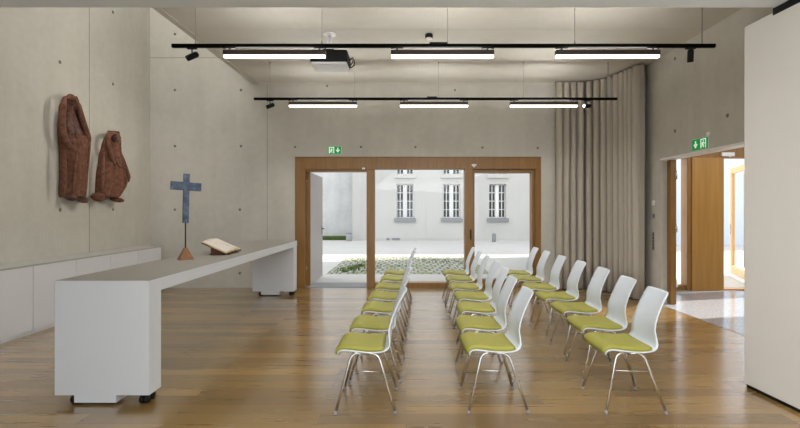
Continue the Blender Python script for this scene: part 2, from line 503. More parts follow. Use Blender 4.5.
# ceiling slab with its free left edge
def edge_x(y): return -2.96 - (D - y) * 0.0326
mb = MB()
mb.prism([(edge_x(3.4), 3.4, CH), (XR + .19, 3.4, CH), (XR + .19, D, CH), (edge_x(D), D, CH)], (0, 0, .3))
for k in range(1, 4):                         # board joints
    y = 3.46 + k * 1.28
    mb.box((edge_x(y) + .02, y, CH - .0015), (XR, y + .006, CH + .01), 1)
struct(mb.build('ceiling', [M['conc_ceiling'], M['ceil_joint']]))
mb = MB()                                     # pale edge bead along the ceiling's free edge and the back wall
mb.prism([(edge_x(3.47) - .03, 3.47, CH - .012), (edge_x(3.47) + .06, 3.47, CH - .012), (edge_x(D) + .06, D, CH - .012), (edge_x(D) - .03, D, CH - .012)], (0, 0, .05))
mb.box((edge_x(D), D - .05, CH - .012), (2.88, D, CH))
struct(mb.build('trim_1', M['conc_ceiling']))
mb = MB(); mb.box((XL, YR, SOF), (XR, SOFY, 4.3)); struct(mb.build('ceiling_soffit', M['soffit']))
# the tall light well above the left wall, roof glazing added for light
mb = MB()
mb.box((-3.2, SOFY - .2, 4.3), (-2.96, D, 8.6))  # carried up past the roof to keep direct sun out of the well
struct(mb.build('wall_light_well', M['conc']))
mb = MB(); mb.box((XL - .3, SOFY - .25, 4.3), (-3.2, SOFY, 6.8)); struct(mb.build('wall_light_well_front', M['conc']))
mb = MB(); mb.box((XL - .3, SOFY - .25, 6.8), (-3.2, D + .35, 6.84)); struct(mb.build('added_roof_glazing', M['glass']))  # unseen glazing, added so sky light enters the well
# wall behind the camera with a wide window, unseen and assumed for daylight
mb = MB(); wall_holes(mb, 'x', XL, XR, 0, SOF, YR - .25, YR, [(-4.2, 3.6, .12, 2.95)])
struct(mb.build('wall_rear', M['conc']))
mb = MB()
for x in (-4.2, -1.63, .95, 3.54): mb.box((x, YR - .15, .12), (x + .06, YR - .05, 2.95))
mb.box((-4.2, YR - .15, .12), (3.6, YR - .05, .18)); mb.box((-4.2, YR - .15, 2.89), (3.6, YR - .05, 2.95))
w4 = struct(mb.build('assumed_rear_window', M['frame']))
MB().box((-4.15, YR - .11, .17), (3.55, YR - .09, 2.9)).build('glass_pane', M['glass'], w4)

# ------------------------------------------------------------------ courtyard window and open door
ZH = 2.32
F0, F1 = D + .05, D + .19                      # frame depth
mb = MB()
mb.box((W0, D - .01, ZH), (W1, F1, WT), bevel=.004)                 # header
for a, b in ((W0, -1.973), (-.77, -.615), (1.152, 1.31), (2.525, W1)):
    mb.box((a, D - .015, 0), (b, F1, ZH), bevel=.004)
mb.box((-.615, D - .005, 0), (1.152, F1, .095), bevel=.004)
mb.box((1.31, D - .005, 0), (2.525, F1, .06), bevel=.004)
mb.box((W0, D - .022, WT - .012), (W1, D - .01, WT + .004), 0)      # thin upper edge
mb.box((-1.973, D + .02, ZH - .05), (-.77, F1, ZH), 0)              # door head rebate
win = struct(mb.build('window_1', M['frame']))
MB().box((-.615, D + .11, .095), (1.152, D + .135, ZH)).build('glass_pane', M['glass'], win)
mb = MB()
mb.box((1.312, D + .03, .065), (1.345, F1 + .01, ZH - .01), bevel=.003); mb.box((2.47, D + .03, .065), (2.523, F1 + .01, ZH - .01), bevel=.003)
mb.box((1.345, D + .03, .065), (2.47, F1 + .01, .16), bevel=.003); mb.box((1.345, D + .03, ZH - .07), (2.47, F1 + .01, ZH - .01), bevel=.003)
sash = mb.build('sash', M['frame'], win)
MB().box((1.345, D + .11, .16), (2.47, D + .135, ZH - .07)).build('glass_pane', M['glass'], sash)
mb = MB(); p = at(470.5, 234, D)
mb.box((p.x - .012, D - .03, p.z - .09), (p.x + .012, D - .015, p.z + .09), bevel=.004)
mb.cyl((p.x, D - .03, p.z + .02), .009, -.04, (0, 1, 0)); mb.tube([(p.x, D - .066, p.z + .02), (p.x, D - .066, p.z - .11)], .008)
mb.build('window_handle', M['black'], win)

mb = MB(); mb.box((W0 + .195, D - .0, -.02), (-.80, D + .6, .006)); struct(mb.build('trim_2', M['stone_sill']))
# open door leaf, swung outwards
LY0, LY1 = D + .15, D + 1.45
mb = MB()
mb.box((-1.965, LY0, .02), (-1.905, LY1, 2.27), 0, bevel=.003)
mb.box((-1.972, LY0 - .012, .02), (-1.9, LY0 + .012, 2.27), 1)
door = struct(mb.build('door_1', [M['door_white'], M['frame']]))
mb = MB()
for s, x in ((1, -1.905), (-1, -1.965)):
    mb.box((x, LY1 - .11, .98), (x + s * .008, LY1 - .075, 1.16), bevel=.002)
    mb.cyl((x, LY1 - .092, 1.10), .010, s * .05, (1, 0, 0)); mb.tube([(x + s * .05, LY1 - .085, 1.10), (x + s * .05, LY1 - .21, 1.10)], .010)
mb.build('door_handle', M['black'], door)
mb = MB()
for z in (.3, 1.15, 2.05): mb.cyl((-1.975, LY0 - .01, z), .012, .1)
mb.build('hinge', M['chrome'], door)

# ------------------------------------------------------------------ foyer beyond the right-hand opening
FY = 8.35
mb = MB(); mb.box((XR - .06, 3.4, -.1), (8.6, FY + .2, .004)); struct(mb.build('floor_foyer', M['terrazzo']))
mb = MB(); mb.box((XR + .19, 3.4, 2.95), (8.6, FY + .2, 3.2)); struct(mb.build('ceiling_foyer', M['conc_ceiling']))
mb = MB(); wall_holes(mb, 'y', 3.2, FY + .2, 0, 3.2, 8.6, 8.8, [(6.98, 8.2, 0, 2.28)]); struct(mb.build('wall_foyer', M['conc']))  # hole in the end wall added to let the sun through
mb = MB(); mb.box((8.66, 6.98, 0), (8.74, 7.03, 2.28)); mb.box((8.66, 8.15, 0), (8.74, 8.2, 2.28)); mb.box((8.66, 7.03, 2.23), (8.74, 8.15, 2.28)); mb.box((8.66, 7.03, 0), (8.74, 8.15, .03))
w6 = struct(mb.build('added_sun_opening', M['frame']))  # glazed opening added out of view so sun reaches the room floor
MB().box((8.69, 7.03, .03), (8.71, 8.15, 2.23)).build('glass_pane', M['glass'], w6)
mb = MB(); mb.box((XR + .19, 3.2, 0), (8.6, 3.4, 3.2)); struct(mb.build('wall_foyer_front', M['conc']))
mb = MB()
mb.box((4.33, FY - .06, 2.50), (8.6, FY + .12, 2.95), bevel=.003)
mb.box((4.33, FY - .06, 0), (4.98, FY + .12, 2.5)); mb.box((4.98, FY - .05, 0), (5.06, FY + .1, 2.5), bevel=.003)
mb.box((5.06, FY - .05, 0), (5.29, FY + .1, .10), bevel=.003)
mb.box((5.29, FY - .07, 0), (5.37, FY + .12, 2.5), bevel=.003)
mb.box((7.35, FY - .05, 0), (8.6, FY + .12, 2.5), bevel=.003)
mb.box((5.97, FY - .06, 0), (7.35, FY + .12, .025))
w2 = struct(mb.build('window_2', M['frame']))
MB().box((5.06, FY + .02, .1), (5.29, FY + .04, 2.5)).build('glass_pane', M['glass'], w2)
mb = MB(); mb.box((5.372, FY - .09, .004), (5.97, FY + .06, 2.5), bevel=.004); struct(mb.build('door_2', M['oak_panel']))
# open glazed door leaf outside
a, b = Vector((6.98, 8.75)), Vector((7.74, 10.45))
ang = math.atan2((b - a).y, (b - a).x); ln = (b - a).length
mb = MB()
mb.box((0, -.035, .02), (.12, .035, 2.50), bevel=.003); mb.box((ln - .12, -.035, .02), (ln, .035, 2.50), bevel=.003)
mb.box((.12, -.035, .02), (ln - .12, .035, .22), bevel=.003); mb.box((.12, -.035, 2.38), (ln - .12, .035, 2.50), bevel=.003)
d3 = struct(mb.build('door_3', M['oak_pale'])); d3.location = (a.x, a.y, 0); d3.rotation_euler = (0, 0, ang)
MB().box((.12, -.008, .22), (ln - .12, .008, 2.38)).build('glass_pane', M['glass'], d3)
mb = MB()
mb.box((ln - .075, .035, .95), (ln - .045, .045, 1.2), bevel=.002); mb.cyl((ln - .06, .04, 1.12), .01, .05, (0, 1, 0)); mb.tube([(ln - .06, .09, 1.12), (ln - .19, .09, 1.12)], .01)
mb.build('door_handle', M['chrome'], d3)
mb = MB()
for k in range(2): mb.tube([(.3 + k * .35, .05, .3), (.3 + k * .35, .05, 2.3)], .012)
for k in range(2):
    for z in (.4, 2.2): mb.cyl((.3 + k * .35, .0, z), .006, .05, (0, 1, 0))
mb.build('pull_bar', M['wire'], d3)
mb = MB(); p = at(727, 154.5, FY - .06)
mb.box((p.x - .12, FY - .10, 2.53), (p.x + .12, FY - .06, 2.60), bevel=.006); mb.tube([(p.x + .06, FY - .08, 2.53), (p.x - .05, FY + .12, 2.47), (p.x + .2, FY + .35, 2.47)], .009)
mb.build('door_closer', M['plastic_grey'], w2)

# door frame at the opening's far jamb, with hinged leaf folded into the reveal
mb = MB()
mb.box((XR + .10, OY1 - .10, 0.004), (XR + .175, OY1, OZ), 0, bevel=.003)
mb.box((XR + .172, OY1 - .10, 0.012), (XR + .188, OY1 - .02, OZ - .02), 0, bevel=.003)
d4 = struct(mb.build('door_4', M['frame']))
for py in (175, 228, 283):
    z = H - (py - VY) * (OY1 - .1) / FPX
    mb = MB()
    mb.box((XR + .165, OY1 - .115, z - .06), (XR + .195, OY1 - .098, z + .06), bevel=.002)
    mb.cyl((XR + .18, OY1 - .12, z - .07), .013, .14)
    mb.build('hinge', M['chrome'], d4)
mb = MB(); mb.box((XR - .012, OY0, OZ - .022), (XR + .19, OY1, OZ + .006)); struct(mb.build('trim_3', M['plastic_white']))

# ------------------------------------------------------------------ outside
mb = MB(); mb.box((-30, D + .19, -.12), (40, 60, -.02)); struct(mb.build('ground_courtyard', M['paving']))
mb = MB(); mb.box((-1.92, 10.6, -.05), (2.05, 14.4, -.012)); struct(mb.build('ground_grass_pavers', M['pavers']))
mb = MB(); mb.box((4.33, D + .35, -.1), (4.55, 14.6, 8.0)); struct(mb.build('sun_block_fin', M['roughcast']))  # unseen fin added to keep the sun off the courtyard window
def tufts(mb, rect, n, h0, h1, seed):
    rnd = random.Random(seed)
    t = bmesh.new()
    for _ in range(n):
        x, y = rnd.uniform(rect[0], rect[1]), rnd.uniform(rect[2], rect[3])
        if noise.noise(Vector((x * .8 + seed, y * .8, 0))) < .05 and rnd.random() < .85: continue
        for k in range(4):
            a = rnd.uniform(0, math.tau); h = rnd.uniform(h0, h1); w = .006
            dx, dy = math.cos(a), math.sin(a)
            bx, by = x + rnd.uniform(-.02, .02), y + rnd.uniform(-.02, .02)
            t.faces.new([t.verts.new(q) for q in ((bx - dy * w, by + dx * w, -.014), (bx + dy * w, by - dx * w, -.014), (bx + dx * h * .4, by + dy * h * .4, h))])
    return mb.merge(t, 0)
mb = MB(); tufts(mb, (-1.9, 2.03, 10.62, 14.38), 1300, .01, .03, 3)
for cx, cy, rr, n_ in ((-1.42, 11.5, .30, 260), (-1.28, 12.1, .22, 130), (-1.55, 11.0, .16, 60)):
    for k in range(n_):
        a_, r_ = random.uniform(0, math.tau), rr * abs(random.gauss(0, .55)); x_, y_ = cx + r_ * math.cos(a_), cy + 1.6 * r_ * math.sin(a_)
        h_ = random.uniform(.02, .06); e_ = random.uniform(0, math.tau); dx, dy = math.cos(e_), math.sin(e_)
        mb.prism([(x_ - dy * .012, y_ + dx * .012, -.013), (x_ + dy * .012, y_ - dx * .012, -.013), (x_ + dx * h_ * .6, y_ + dy * h_ * .6, h_)], (.002, .002, 0))
o = tag(mb.build('paver_grass', M['grass']), 'short green grass sprouting between the pale courtyard pavers', 'grass'); o['kind'] = 'stuff'

BY = 22.8
bld = thing('building', 'long pale rendered building with grey paned windows across the courtyard', 'building', (1.5, BY, 0))
def wx(px): return (px - VX) * BY / FPX
def wz(py): return H - (py - VY) * BY / FPX
fw = [(396.5, 413.5), (443.2, 460.2), (489.2, 506.2), (536, 553), (583, 600)]
holes = []
for a_, b_ in fw:
    holes.append((wx(a_), wx(b_), wz(218), wz(184)))
    holes.append((wx(a_), wx(b_), wz(174.3), wz(138)))
mb = MB(); wall_holes(mb, 'x', wx(352.5), 16, -.1, 9.5, BY, BY + .5, holes)
mb.box((wx(352.5), BY + .5, -.1), (16, BY + 8, 9.5))
o = mb.build('wall', M['facade'], bld); o.location = -Vector(bld.location)
for h in holes:
    fb = MB(); pb = MB()
    x0, x1, z0, z1 = h
    xm = (x0 + x1) / 2; y = BY + .22
    fb.box((x0, y, z0), (x1, y + .07, z0 + .05)); fb.box((x0, y, z1 - .05), (x1, y + .07, z1))
    fb.box((xm - .065, y - .03, z0), (xm + .065, y + .07, z1))
    for q0, q1 in ((x0, xm - .065), (xm + .065, x1)):
        fb.box((q0, y, z0), (q0 + .04, y + .07, z1)); fb.box((q1 - .04, y, z0), (q1, y + .07, z1))
        fb.box(((q0 + q1) / 2 - .02, y, z0), ((q0 + q1) / 2 + .02, y + .06, z1))
        for k in (1, 2, 3):
            zz = z0 + (z1 - z0) * k / 4; fb.box((q0, y, zz - .02), (q1, y + .06, zz + .02))
    pb.box((x0, y + .075, z0), (x1, y + .09, z1))
    w = fb.build('window', M['white_trim'], bld); w.location = -Vector(bld.location)
    pb.build('pane', M['far_glass'], w)
    sb = MB().box((x0 - .12, BY - .1, z0 - .20), (x1 + .12, BY + .22, z0), bevel=.01)
    s = sb.build('window_sill', M['stone_sill'] if z0 < 2.5 else M['facade'], bld); s.location = -Vector(bld.location)
for a_, b_ in ((386.5, 389.5), (392, 400)):
    s = MB().box((wx(a_), BY - .02, -.02), (wx(b_), BY + .02, .10)).build('basement_vent', M['stone_sill'], bld); s.location = -Vector(bld.location)

wing = thing('building_wing', 'grey roughcast building wing seen beyond the open door', 'building', (-7, 23.6, 0))
o = MB().box((-14, 23.6, -.1), (wx(352.5), 31, 9.5)).build('wall', M['roughcast'], wing); o.location = -Vector(wing.location)
rb = thing('annex_building', 'blue grey building seen through the open glass foyer door', 'building', (18, 19.4, 0))
mb = MB(); wall_holes(mb, 'x', 11.5, 26, -.1, 7.5, 19.4, 19.9, [(17.5, 18.6, 1, 3)]); mb.box((11.5, 19.9, -.1), (26, 22.4, 7.5))
o = mb.build('wall', M['far_grey'], rb); o.location = -Vector(rb.location)
for q in (17.5,):
    s = MB().box((q, 19.8, 1), (q + 1.05, 19.89, 3)).build('pane', M['far_glass'], rb); s.location = -Vector(rb.location)
mb = MB(); tufts(mb, (-4.9, -2.95, 22.9, 23.42), 3500, .10, .22, 1.3)
o = tag(mb.build('grass_verge', M['grass']), 'strip of grass along the foot of the grey roughcast wall', 'grass'); o['kind'] = 'stuff'

def bollard(px, py, w, h, y, label, dark):
    p = at(px, py, y); r = w / 2
    t = thing('bollard', label, 'bollard', (p.x, y, -.02))
    mb = MB(); mb.lathe((0, 0, 0), [(r * .9, 0), (r, .02), (r, h * .78), (r * .95, h * .82)]); mb.build('post', M['bollard'] if not dark else M['stone_sill'], t)
    mb = MB(); mb.lathe((0, 0, h * .82), [(r * .8, 0), (r * 1.0, h * .04), (r * 1.0, h * .13), (r * .6, h * .18)]); mb.build('cap', M['stone_sill'], t)
bollard(349, 235, .30, .44, 22.3, 'squat pale grey bollard at the corner of the grassy wall', False)
bollard(494, 236, .20, .42, 21.6, 'small grey bollard before the pale building, right of window mullion', True)

# ------------------------------------------------------------------ partition panel at the right
pd = Vector((0.05, -1, 0)).normalized()
mb = MB(); mb.box((0, -3.1, .03), (.1, 0, 3.07), bevel=.004)
part = thing('partition_panel', 'tall warm white movable partition panel standing at the right edge', 'partition', (2.89, 3.76, 0), math.radians(2.8))
mb.build('panel', M['partition'], part)
MB().box((.012, -3.09, 0), (.088, -.01, .035)).build('floor_seal', M['black'], part)
mb = MB(); mb.box((-.06, -3.3, 3.045), (.12, -.28, 3.1)); o = struct(mb.build('trim_4', M['black'])); o.location = (2.945, 3.76, 0); o.rotation_euler = (0, 0, math.radians(2.8))

# ------------------------------------------------------------------ low white cabinets along the left wall
CX, CT = -4.55, .846
SEAMS = [8.18, 7.47, 6.77, 6.07, 5.37, 4.67]
names = ['low white wall cabinet at the far end, nearest the back wall', 'low white wall cabinet, second from the back wall',
         'low white wall cabinet below the gap between carved figures, third from back wall', 'low white wall cabinet just left of altar table end, fourth from back wall',
         'low white wall cabinet nearest the camera at left picture edge']
for i in range(5):
    y1, y0 = SEAMS[i], SEAMS[i + 1]
    t = thing('wall_cabinet', names[i], 'cabinet', (CX, (y0 + y1) / 2, 0), 0, 'low white cabinets along left wall')
    w = (y1 - y0) / 2
    MB().box((-.448, -w + .001, .04), (-.022, w - .001, CT - .02)).build('body', M['cab_white'], t)
    MB().box((-.02, -w + .0045, .045), (0, w - .0045, CT - .022), bevel=.001).build('door', M['cab_white'], t)
    MB().box((-.43, -w + .001, 0), (-.02, w - .001, .04)).build('plinth', M['cab_white'], t)
mb = MB(); mb.box((XL + .001, 4.67, CT - .02), (CX, 8.18, CT), bevel=.001)
tag(mb.build('cabinet_worktop', M['cab_top']), 'long greige worktop over the low white cabinets on left wall', 'worktop')

# ------------------------------------------------------------------ altar table
TX0, TX1, TH = -2.715, -1.985, .963
TY0, TY1 = 3.40, 8.02
alt = thing('altar_table', 'long white altar table on block ends with black castors', 'table', ((TX0 + TX1) / 2, (TY0 + TY1) / 2, 0))
def altp(mb, name, mat, par=None):
    o = mb.build(name, mat, par or alt)
    if not par: o.location = -Vector(alt.location)
    return o
mb = MB(); mb.box((TX0, TY0 + .001, .861), (TX1, TY1, TH - .003)); 
altp(mb, 'table_slab', M['white'])
mb = MB(); mb.box((TX0 + .003, TY0 + .004, TH - .004), (TX1 - .003, TY1 - .003, TH)); altp(mb, 'table_surface', M['table_top'])
for y0, y1 in ((TY0, TY0 + .165), (TY1 - .24, TY1 - .02)):
    mb = MB(); mb.box((TX0, y0, .076), (TX1, y1, .861))
    leg = altp(mb, 'end_block', M['white'])
    xa, xb = at(74, 0, TY0).x, at(116, 0, TY0).x
    MB().box((xa, y0 + .001, .018), (xb, y1 - .03, .076)).build('kick_panel', M['white'], leg)
    for cx in (TX0 + .135, TX1 - .06):
        for cy in (y0 + .045, y1 - .045):
            mb = MB()
            mb.cyl((cx - .028, cy, .031), .031, .022, (1, 0, 0), 0, 18); mb.cyl((cx + .006, cy, .031), .031, .022, (1, 0, 0), 0, 18)
            mb.cyl((cx - .03, cy, .031), .012, .06, (1, 0, 0)); mb.box((cx - .022, cy - .02, .055), (cx + .022, cy + .02, .078), bevel=.004)
            mb.build('castor', M['black'], leg)

# cross on its stand
p = at(185.5, 259, 4.87)
cr = thing('standing_cross', 'slate blue metal cross on thin rod with wooden foot, on altar table', 'cross', (p.x, 4.87, TH), math.radians(40))
mb = MB(); mb.prism([(-.072, -.062, 0), (.072, -.062, 0), (.072, .062, 0), (-.072, .062, 0)], (0, 0, .006))
t = bmesh.new()
base = [t.verts.new(q) for q in ((-.072, -.062, .006), (.072, -.062, .006), (.072, .062, .006), (-.072, .062, .006))]
top = [t.verts.new(q) for q in ((-.016, -.014, .132), (.016, -.014, .132), (.016, .014, .132), (-.016, .014, .132))]
for k in range(4): t.faces.new((base[k], base[(k+1) % 4], top[(k+1) % 4], top[k]))
t.faces.new(top); t.faces.new(base[::-1]); mb.merge(t)
mb.build('wooden_foot', M['cone_wood'], cr)
MB().tube([(0, 0, .12), (0, 0, .46)], .0075).build('rod', M['rod'], cr)
mb = MB(); mb.box((-.030, -.018, 0), (.030, .018, .545), bevel=.003); o = mb.build('cross_upright', M['slate'], cr); o.location = (0, 0, .405); o.rotation_euler = (0, math.radians(1.2), 0)
mb = MB(); mb.box((-.155, -.020, -.046), (.155, .016, .046), bevel=.003); o = mb.build('cross_arm', M['slate'], cr); o.location = (.006, 0, .405 + .405); o.rotation_euler = (0, math.radians(2.5), 0)

# open book on its wedge stand
bk_y = 5.55
st = thing('book_stand', 'dark red wooden wedge stand under the open book', 'stand', (-2.33, bk_y, TH))
sl = math.radians(24)
mb = MB(); mb.prism([(-.075, -.13, .011), (.14, -.13, .011), (.14, -.13, .020), (-.075, -.13, .112)], (0, .26, 0))
mb.build('wedge', M['stand_wood'], st)
mb = MB(); mb.box((-.085, -.14, 0), (.165, .14, .012), bevel=.003); mb.build('base_board', M['stand_wood'], st)
book = thing('open_book', 'large open book with yellowed pages and dark cover on wedge stand', 'book', (-2.475, bk_y, TH + .148))
book.rotation_euler = (0, sl, 0)
# local: x runs down the slope (page height), y across both pages
BL, BW = .335, .235
mb = MB()
for s in (-1, 1):
    mb.box((0, s * .004, -.0), (BL, s * (BW + .008), .006), bevel=.002)
mb.build('cover', M['leather'], book)
for s in (-1, 1):
    mb = MB(); topg, botg = [], []
    for i in range(9):
        x = .008 + (BL - .016) * i / 8
        r, q = [], []
        for j in range(11):
            v = j / 10
            hgt = .034 * (1 - v) ** .6 * min(1, v * 6 + .35) + .016
            r.append((x, s * BW * v, .0062 + hgt)); q.append((x, s * BW * v, .0062))
        topg.append(r); botg.append(q)
    mb.sheet(topg, botg)
    pg = mb.build('page_block', [M['paper'], M['page_edge']], book)
    for f in pg.data.polygons:
        if abs(f.normal.z) < .3: f.material_index = 1
mb = MB(); mb.tube([(BL * .6, .002, .047), (BL + .004, .0, .030), (BL + .014, -.03, .022), (BL + .016, -.07, .016), (BL - .006, -.10, .026)], .004)
mb.tube([(BL * .6, .006, .046), (BL + .006, .01, .03), (BL + .012, .0, .016), (BL + .014, -.03, .02)], .004)
mb.build('ribbon', M['leather'], book)

# ------------------------------------------------------------------ carved figures on the left wall
def relief(rows, xpl, depth, ridge, amp, seed, p=.5, n=44, base=.0, sub_=6, off=.16):
    """half-round carved body between two pixel-measured outlines, bulging out from the wall"""
    pts = []
    for py, a, b in rows:
        pts.append((at_x(a, py, xpl - off), at_x(b, py, xpl - .02)))
    fine = []
    for i in range(len(pts) - 1):
        for k in range(sub_):
            t = k / sub_
            fine.append((pts[i][0].lerp(pts[i+1][0], t), pts[i][1].lerp(pts[i+1][1], t)))
    fine.append(pts[-1])
    top, bot = [], []
    N = len(fine)
    for i, (A, B) in enumerate(fine):
        tv = i / (N - 1)
        endk = min(1, .45 + tv * 9, .80 + (1 - tv) * 6)
        r, q = [], []
        for j in range(n + 1):
            s = j / n
            P = A.lerp(B, s)
            prof = max(0, 1 - abs(2 * s - 1) ** 2.4) ** p
            d = depth * prof * ridge(s, tv) * endk
            d += amp * (noise.noise(Vector((P.y * 6 + seed, P.z * 3, 0))) + .5 * noise.noise(Vector((P.y * 15 + seed, P.z * 9, 3)))) * prof
            r.append((XL + base + .04 + d, P.y, P.z)); q.append((XL + base, P.y, P.z))
        top.append(r); bot.append(q)
    mb = MB(); mb.sheet(top, bot)
    return mb, fine

def gauss(x, c, w): return math.exp(-((x - c) / w) ** 2)
def sstep(a, b, x):
    t = max(0, min(1, (x - a) / (b - a))); return t * t * (3 - 2 * t)
XS = XL + .16
def sub(o, root): o.location = -Vector(root.location); return o
def pt(px, py, xo): return at_x(px, py, XL + xo)      # point on a figure, xo out from the wall

# tall figure: a long veil falls from the head over both shoulders, robe below
rows1 = [(95.8, 66.5, 75.5), (96.6, 63.5, 77.5), (100, 61.2, 79.3), (105, 60.4, 80.6), (114, 58, 83.3), (125, 57.2, 87), (134, 57.4, 90.2), (141, 57.8, 92.2), (150, 58.3, 91.8), (165, 58.8, 90.2), (178, 59, 88.8), (188, 58.2, 87.6), (194, 58, 87), (197.5, 59, 86.2)]
def r1(s, t):
    up = 1 - sstep(.44, .50, t)
    v = .78 + .20 * sstep(0, .5, t) + .05 * t
    half = .17 + .20 * sstep(.08, .5, t)
    v -= .50 * up * sstep(.02, .09, t) * (1 - sstep(half - .05, half + .05, abs(s - .50 - .04 * t)))     # hollow between the two falls of the veil
    low = sstep(.46, .52, t)
    slit = max(0, 1 - abs(s - (.70 + .05 * (t - .5))) / (.055 * (1 - sstep(.50, .84, t)) + .012))
    v -= .70 * slit * low * (1 - sstep(.78, .86, t))
    v -= .12 * gauss(s, .20, .03) * low + .10 * gauss(s, .40, .025) * sstep(.6, .7, t) - .05 * gauss(s, .52, .06) * low
    v -= .55 * (1 - sstep(.0, .045, s)) * sstep(.62, .68, t) * (1 - sstep(.88, .93, t))
    return v
f1 = thing('wall_sculpture', 'taller red brown carved cloaked figure hung on concrete wall', 'sculpture', (XL, at_x(75, 0, XS).y, 1.62), 0, 'carved figures on the left wall')
mb, fine = relief(rows1, XS, .17, r1, .016, 3)
sub(mb.build('robe', M['terracotta'], f1), f1)
# chest cloth with a rounded lower edge, lying in the hollow
rowsm = [(112, 67.5, 76.5), (116, 66.5, 78), (122, 65.8, 80.5), (130, 65.2, 84), (136, 65.2, 87), (140, 66, 88.5), (143, 68.5, 87), (145.5, 72, 84), (146.8, 75.5, 80)]
mb, _ = relief(rowsm, XL + .18, .075, lambda s, t: .95 + .10 * math.sin(s * 11 + 1) * t - .14 * gauss(s, .45, .05) * t, .018, 9, p=.45, base=.06, off=.04)
sub(mb.build('chest_cloth', M['terra_dark'], f1), f1)
def band(path, w, d, xo):
    # flattened carved band following pixel points, standing off the relief
    mb = MB(); P = [pt(px, py, xo) for px, py in path]
    n_ = len(P); Q = []
    for i in range((n_ - 1) * 4 + 1):
        k = min(i // 4, n_ - 2); t = i / 4 - k
        Q.append(P[k].lerp(P[k + 1], t))
    for _ in range(2):
        Q = [Q[0]] + [(Q[i - 1] + Q[i] * 2 + Q[i + 1]) / 4 for i in range(1, len(Q) - 1)] + [Q[-1]]
    rs = [w * (.35 + .65 * min(1, i / 4, (len(Q) - 1 - i) / 3)) for i in range(len(Q))]
    mb.tube(Q, rs, 0, 10)
    return mb
VO = .165
sub(band([(65.5, 98), (62.8, 106), (62, 118), (62.5, 130), (64.5, 139), (69, 146), (74, 149.5)], .045, 1, VO).build('veil_fall', M['terracotta'], f1), f1)
sub(band([(75, 98), (78.5, 106), (81.5, 117), (85.5, 129), (88.5, 138), (87, 145), (80, 149.5), (74, 149.5)], .042, 1, VO).build('veil_fall', M['terracotta'], f1), f1)
sub(band([(66, 98.5), (70.5, 97), (75, 98.5)], .05, 1, .15).build('hood_brow', M['terracotta'], f1), f1)
sub(band([(84, 151), (83, 165), (84.5, 178), (83.5, 192)], .034, 1, .15).build('robe_fold', M['terracotta'], f1), f1)
sub(band([(77, 152), (75, 166), (74.5, 180), (73.5, 193)], .026, 1, .185).build('robe_fold', M['terracotta'], f1), f1)
sub(band([(65, 150), (64, 166), (65, 180), (64, 193)], .030, 1, .17).build('robe_fold', M['terracotta'], f1), f1)
c = pt(71.3, 106.5, .105)
mb = MB(); mb.blob(c, (.06, .062, .105), amp=.08, seed=1)
mb.blob(c + Vector((.058, .0, -.015)), (.022, .014, .034)); mb.blob(c + Vector((.045, -.026, .02)), (.018, .022, .010)); mb.blob(c + Vector((.045, .026, .02)), (.018, .022, .010)); mb.blob(c + Vector((.046, 0, -.06)), (.016, .024, .010)); mb.blob(c + Vector((.03, 0, -.09)), (.025, .03, .02))
sub(mb.build('face', M['terra_dark'], f1), f1)
mb = MB()
for k, (px, py) in enumerate(((71.5, 131), (77.5, 133.5))):
    mb.blob(pt(px, py, .165), (.022, .055, .065), amp=.2, seed=k + 5)
sub(mb.build('hands', M['terra_dark'], f1), f1)
for k, (px, py, ry) in enumerate(((70, 197, .075), (82, 199.3, .08))):
    mb = MB(); mb.blob(pt(px, py, .11), (.11, ry, .05), amp=.12, seed=k + 11, rot=Matrix.Rotation(math.radians(16), 3, 'Y') @ Matrix.Rotation(math.radians(-15), 3, 'Z'))
    sub(mb.build('foot', M['terra_dark'], f1), f1)

# shorter figure, turned to the right, bent over something held on the lap
rows2 = [(130.8, 110, 115), (131.8, 107.5, 117.5), (136, 104.8, 119.4), (141, 102.8, 119.6), (146, 101.2, 119.4), (150, 100, 120.8), (156, 98.6, 123), (164, 97.4, 126), (173, 96, 128.6), (181, 95.3, 130.8), (187, 95, 127.6), (192, 94.8, 123.8), (196, 94.8, 121), (197.5, 96, 119.5)]
def r2(s, t):
    v = .74 + .28 * math.sin(min(1, t * 1.15) * 2.5)
    c = .44 + .22 * t                                              # ridge of the cloak running down to the lap
    v += .14 * gauss(s, c, .035) * sstep(.12, .2, t) * (1 - sstep(.8, .95, t))
    v -= .26 * sstep(c + .03, c + .09, s) * sstep(.14, .24, t) * (1 - sstep(.62, .82, t))
    v -= .30 * gauss(s, .70, .10) * (1 - sstep(.10, .17, t)) * sstep(.02, .06, t)
    v -= .12 * gauss(s, .22, .035) * sstep(.35, .5, t) + .10 * gauss(s, .60, .03) * sstep(.7, .8, t)
    return v
f2 = thing('wall_sculpture', 'shorter red brown carved seated figure hung on concrete wall', 'sculpture', (XL, at_x(112, 0, XS).y, 1.62), 0, 'carved figures on the left wall')
mb, fine = relief(rows2, XS, .19, r2, .016, 17)
sub(mb.build('robe', M['terracotta'], f2), f2)
sub(band([(117.5, 134.5), (113, 132.8), (109, 135), (107.5, 141), (109, 148), (112, 158), (116, 168), (120, 178), (121, 187)], .040, 1, .185).build('cloak_edge', M['terracotta'], f2), f2)
sub(band([(119, 149), (122, 158), (125.5, 167), (128.5, 176), (128.5, 182)], .034, 1, .14).build('cloak_edge', M['terracotta'], f2), f2)
sub(band([(104, 152), (102.5, 165), (102, 178), (101.5, 192)], .034, 1, .165).build('robe_fold', M['terracotta'], f2), f2)
c = pt(115.3, 139.8, .16)
mb = MB(); mb.blob(c, (.07, .062, .09), amp=.08, seed=2); mb.blob(c + Vector((.05, .052, -.012)), (.018, .016, .026)); mb.blob(c + Vector((.05, .04, -.05)), (.018, .018, .010)); mb.blob(c + Vector((.064, .01, .02)), (.012, .018, .009))
sub(mb.build('face', M['terra_dark'], f2), f2)
